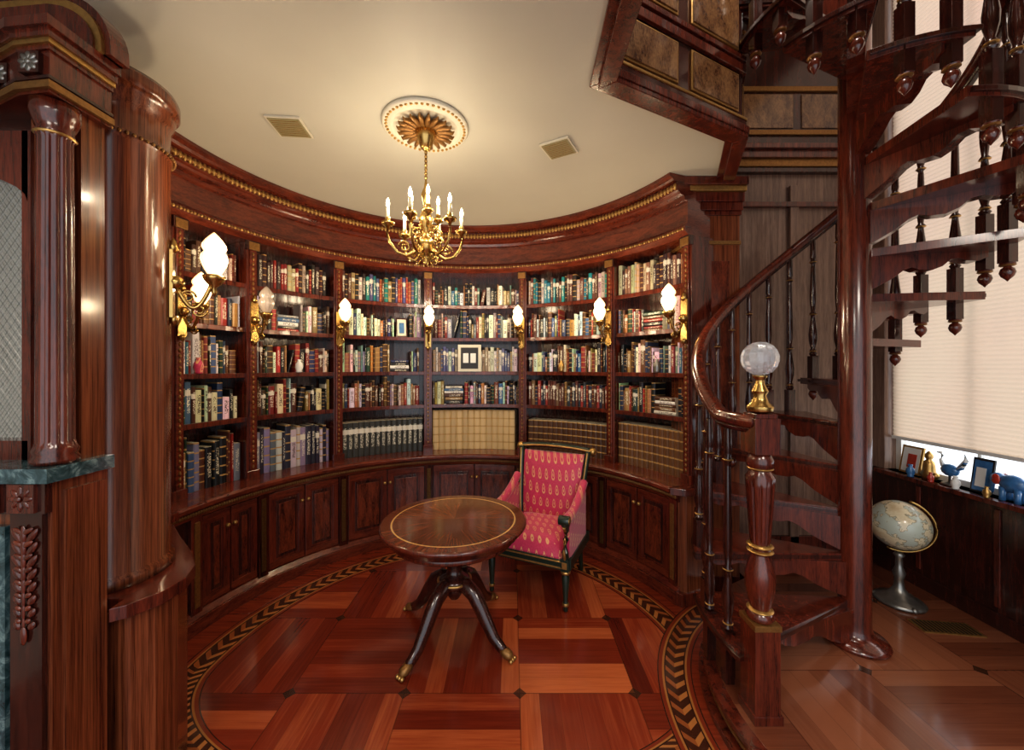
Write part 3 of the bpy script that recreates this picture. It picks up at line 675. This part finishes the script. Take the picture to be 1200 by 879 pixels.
m=len(arch); vs=[(x,y,z) for y in(1.30,1.34) for x,z in arch]; b.add(vs,[list(range(m)),list(range(m,2*m))[::-1]]+[(i,(i+1)%m,m+(i+1)%m,m+i) for i in range(m)],'mah')
b.box(-2.64,-1.65,1.332,1.338,1.44,2.42,'mirror')
for i in range(-50,100):
    x=-2.6+i*.028
    for s in(-1,1):
        p=[]
        for k in range(0,41):
            zz=1.45+.95*k/40; xx=x+s*(zz-1.9)*.7
            if -2.62<xx<-1.65: p.append((xx,1.326,zz))
        if len(p)>2: b.tube([p[0],p[-1]],.0009,'pew',4)
def ent(d,z0,z1,mt,dx=None):
    dx=d if dx is None else dx
    b.prism([(-1.445+dx,YB),(-1.445+dx,1.20-d),(-1.56,1.215-d),(-1.76,1.29-d),(-2.2,1.33-d*.5),(-2.2,YB)],z0,z1,mt)
ent(0,2.56,2.70,'mah'); ent(.012,2.57,2.592,'dgold'); ent(.008,2.60,2.61,'mahd')
for cx,cy_ in ((-1.50,1.198),(-1.66,1.245)):
    b.box(cx-.032,cx+.032,cy_-.008,cy_+.02,2.615,2.68,'mahd')
    for i in range(8):
        a=i*math.pi/4; leaf(cx+.018*math.cos(a),cy_-.008,2.648+.018*math.sin(a),.009,.014,'pew',90-math.degrees(a))
    leaf(cx,cy_-.010,2.648,.009,.009,'pew')
for z0,z1,d,mt in ((2.69,2.705,.008,'mah'),(2.705,2.72,.016,'gold'),(2.72,2.745,.024,'mah'),(2.745,2.775,.036,'mah')): ent(d,z0,z1,mt)
def crest(zz,d,mt,th):
    a0=[(-1.58+(.18+d)*math.cos(a),2.80+(zz-2.80)*math.sin(a)) for a in [i*math.pi/24 for i in range(13)]]
    pr=[(-1.40+d,2.775)]+a0+[(-1.9,zz-.03),(-2.2,zz-.10),(-2.2,2.775)]
    m=len(pr); vs=[(x,y,z) for y in(1.32-th,YB) for x,z in pr]; b.add(vs,[list(range(m)),list(range(m,2*m))[::-1]]+[(i,(i+1)%m,m+(i+1)%m,m+i) for i in range(m)],mt)
crest(2.99,.02,'mah',0); crest(2.96,.0,'gold',.012); crest(2.93,-.02,'mah',.02)
b.make('mirrored_bar_cabinet',(-2,1.3,0),bevel=.003)
b=B(); fc=(-1.50,1.262,0)
b.lathe([(.055,1.386),(.058,1.40),(.05,1.415),(.055,1.43),(.048,1.445),(.045,1.46),(.041,2.44),(.048,2.455),(.043,2.47),(.052,2.50),(.058,2.52),(.058,2.555),(.05,2.556)],fc,96,'mah',flute=(1.459,2.441,14,.12))
b.lathe([(.044,2.448),(.050,2.455),(.044,2.462)],fc,48,'gold')
b.make('fluted_column',(fc[0],fc[1],1.386))
# ------------------------------------------------------------------ globe
gx,gy=2.60,2.58; b=B()
b.lathe([(.03,.121),(.13,.121),(.135,.135),(.12,.15),(.08,.165),(.05,.19),(.03,.22),(.022,.28),(.035,.32),(.02,.36),(.018,.42),(.03,.44),(.015,.46)],(gx,gy,0),28,'pew')
for i in range(3):
    a=R(120*i+20); b.ball((gx+.12*math.cos(a),gy+.12*math.sin(a),.135),.022,'pew',8,.9)
b.tube([(gx+.175*math.cos(R(a))*.8,gy-.175*math.cos(R(a))*.6,.64+.175*math.sin(R(a))) for a in range(-110,75,8)],.007,'brass',6)
b.ball((gx,gy,.64),.158,'globe',40,1,24); b.make('floor_globe',(gx,gy,.12))
b=B(); b.box(-.16,.16,-.06,.06,0,.006,'gold')
for i in range(14): b.box(-.145+i*.0215,-.138+i*.0215,-.05,.05,.005,.008,'black')
b.make('floor_vent',(2.62,2.32,.1205),R(-8),world=False)
# sill items
def item(name,y,z=.9): 
    return B(),(2.965,y,z+.001)
b,l=item('f',2.87); b.T=Matrix.Rotation(R(10),4,'Y'); b.box(0,.012,-.075,.075,.004,.21,'gold'); b.box(-.004,.001,-.06,.06,.018,.195,'white'); b.box(-.007,-.003,-.04,.02,.05,.15,'red'); b.make('framed_photo',l,world=False)
b,l=item('b',2.73); b.lathe([(.035,0),(.04,.01),(.045,.035),(.035,.06),(.032,.10),(.028,.125),(.014,.14),(.022,.155),(.022,.175),(.006,.20)],(0,0,0),14,'gold'); b.ball((0,-.042,.035),.022,'gold'); b.ball((0,.042,.035),.022,'gold'); b.make('buddha_figurine',l,world=False)
b,l=item('c',2.60)
b.lathe([(.045,0),(.05,.006),(.04,.014),(.012,.02),(.008,.06)],(0,0,0),14,'pew'); b.T=Matrix.Translation((0,0,.10))@Matrix.Diagonal((.55,1,.75,1)); b.ball((0,0,0),.055,'blue',14); b.T=Matrix()
b.tube([(0,.04,.12),(0,.055,.16),(0,.045,.19),(0,.055,.21),(0,.08,.205)],[.014,.009,.008,.011,.003],'white',8)
for i in range(5): b.tube([(0,-.04,.11),(0,-.07-.006*i,.13+.014*i),(0,-.085-.0*i,.16+.016*i)],[.010,.012,.003],['blue','white','green'][i%3],6)
b.make('bird_figurine',l,world=False)
b,l=item('d',2.43); b.T=Matrix.Rotation(R(8),4,'Y'); b.box(-.005,.005,-.055,.055,.004,.22,'black'); b.box(-.007,-.004,-.045,.045,.015,.205,'blue'); b.box(-.010,-.006,-.02,.03,.04,.16,'white'); b.make('enamel_plaque',l,world=False)
b,l=item('e',2.27)
b.T=Matrix.Diagonal((.6,1,.8,1)); b.ball((0,0,.13),.068,'blue',14); b.T=Matrix(); b.ball((0,.07,.12),.036,'blue',12)
for q in(-.035,.035):
    for w in(-.022,.022): b.lathe([(.016,0),(.014,.03),(.016,.08)],(w,q,0),10,'blue')
b.tube([(0,.095,.11),(0,.10,.07),(0,.103,.03),(0,.11,.02)],[.014,.011,.008,.006],'blue',8)
for w in(-.03,.03): b.T=Matrix.Translation((w,.06,.12))@Matrix.Diagonal((.2,.7,1,1)); b.ball((0,0,0),.032,'red',10)
b.T=Matrix(); b.make('elephant_figurine',l,world=False)
for y,mt,s in ((2.80,'blue',.8),(2.665,'red',.6),(2.515,'white',.75),(2.35,'gold',.6)):
    b=B(); b.T=Matrix.Scale(s,4); b.lathe([(.02,0),(.028,.004),(.02,.012),(.032,.04),(.028,.07),(.012,.09),(.018,.11),(.012,.112)],(0,0,0),16,mt); b.make('small_vase',(2.905,y,.901),world=False)
# ------------------------------------------------------------------ lights / world / camera
w=bpy.data.worlds.new('World'); bpy.context.scene.world=w; w.use_nodes=True
bg=w.node_tree.nodes['Background']; bg.inputs[0].default_value=(.86,.93,1,1); bg.inputs[1].default_value=1.2
l=bpy.data.lights.new('sun','SUN'); l.energy=1.5; l.angle=R(50); l.color=(1,.84,.78); lo=bpy.data.objects.new('sun',l); bpy.context.collection.objects.link(lo)
lo.rotation_euler=Vector((-1,.12,-.55)).to_track_quat('-Z','Y').to_euler()
for x,y,e in ((-.9,-1.0,28),(1.2,-1.0,38)):  # added soft fill at ceiling height behind the camera, no fixtures there
    l=bpy.data.lights.new('fill_light','AREA'); l.shape='DISK'; l.size=.9; l.energy=e; l.color=(1,.90,.78); lo=bpy.data.objects.new('fill_light',l); bpy.context.collection.objects.link(lo); lo.location=(x,y,CEIL-.02)
l=bpy.data.lights.new('upper_lamp','POINT'); l.energy=42; l.color=(1,.90,.80); l.shadow_soft_size=.15; lo=bpy.data.objects.new('upper_lamp',l); bpy.context.collection.objects.link(lo); lo.location=(1.3,1.3,4.6)
cam=bpy.data.cameras.new('camera'); cam.lens=13.5; cam.sensor_width=36; cam.shift_y=-.0079; cam.clip_start=.02
co=bpy.data.objects.new('camera',cam); bpy.context.collection.objects.link(co); co.location=(0,0,1.7); co.rotation_euler=(R(90),0,0)
bpy.context.scene.camera=co
vs_=bpy.context.scene.view_settings
vs_.view_transform='Standard'; vs_.exposure=.35
try: vs_.look='Medium High Contrast'
except Exception as e: print(e)
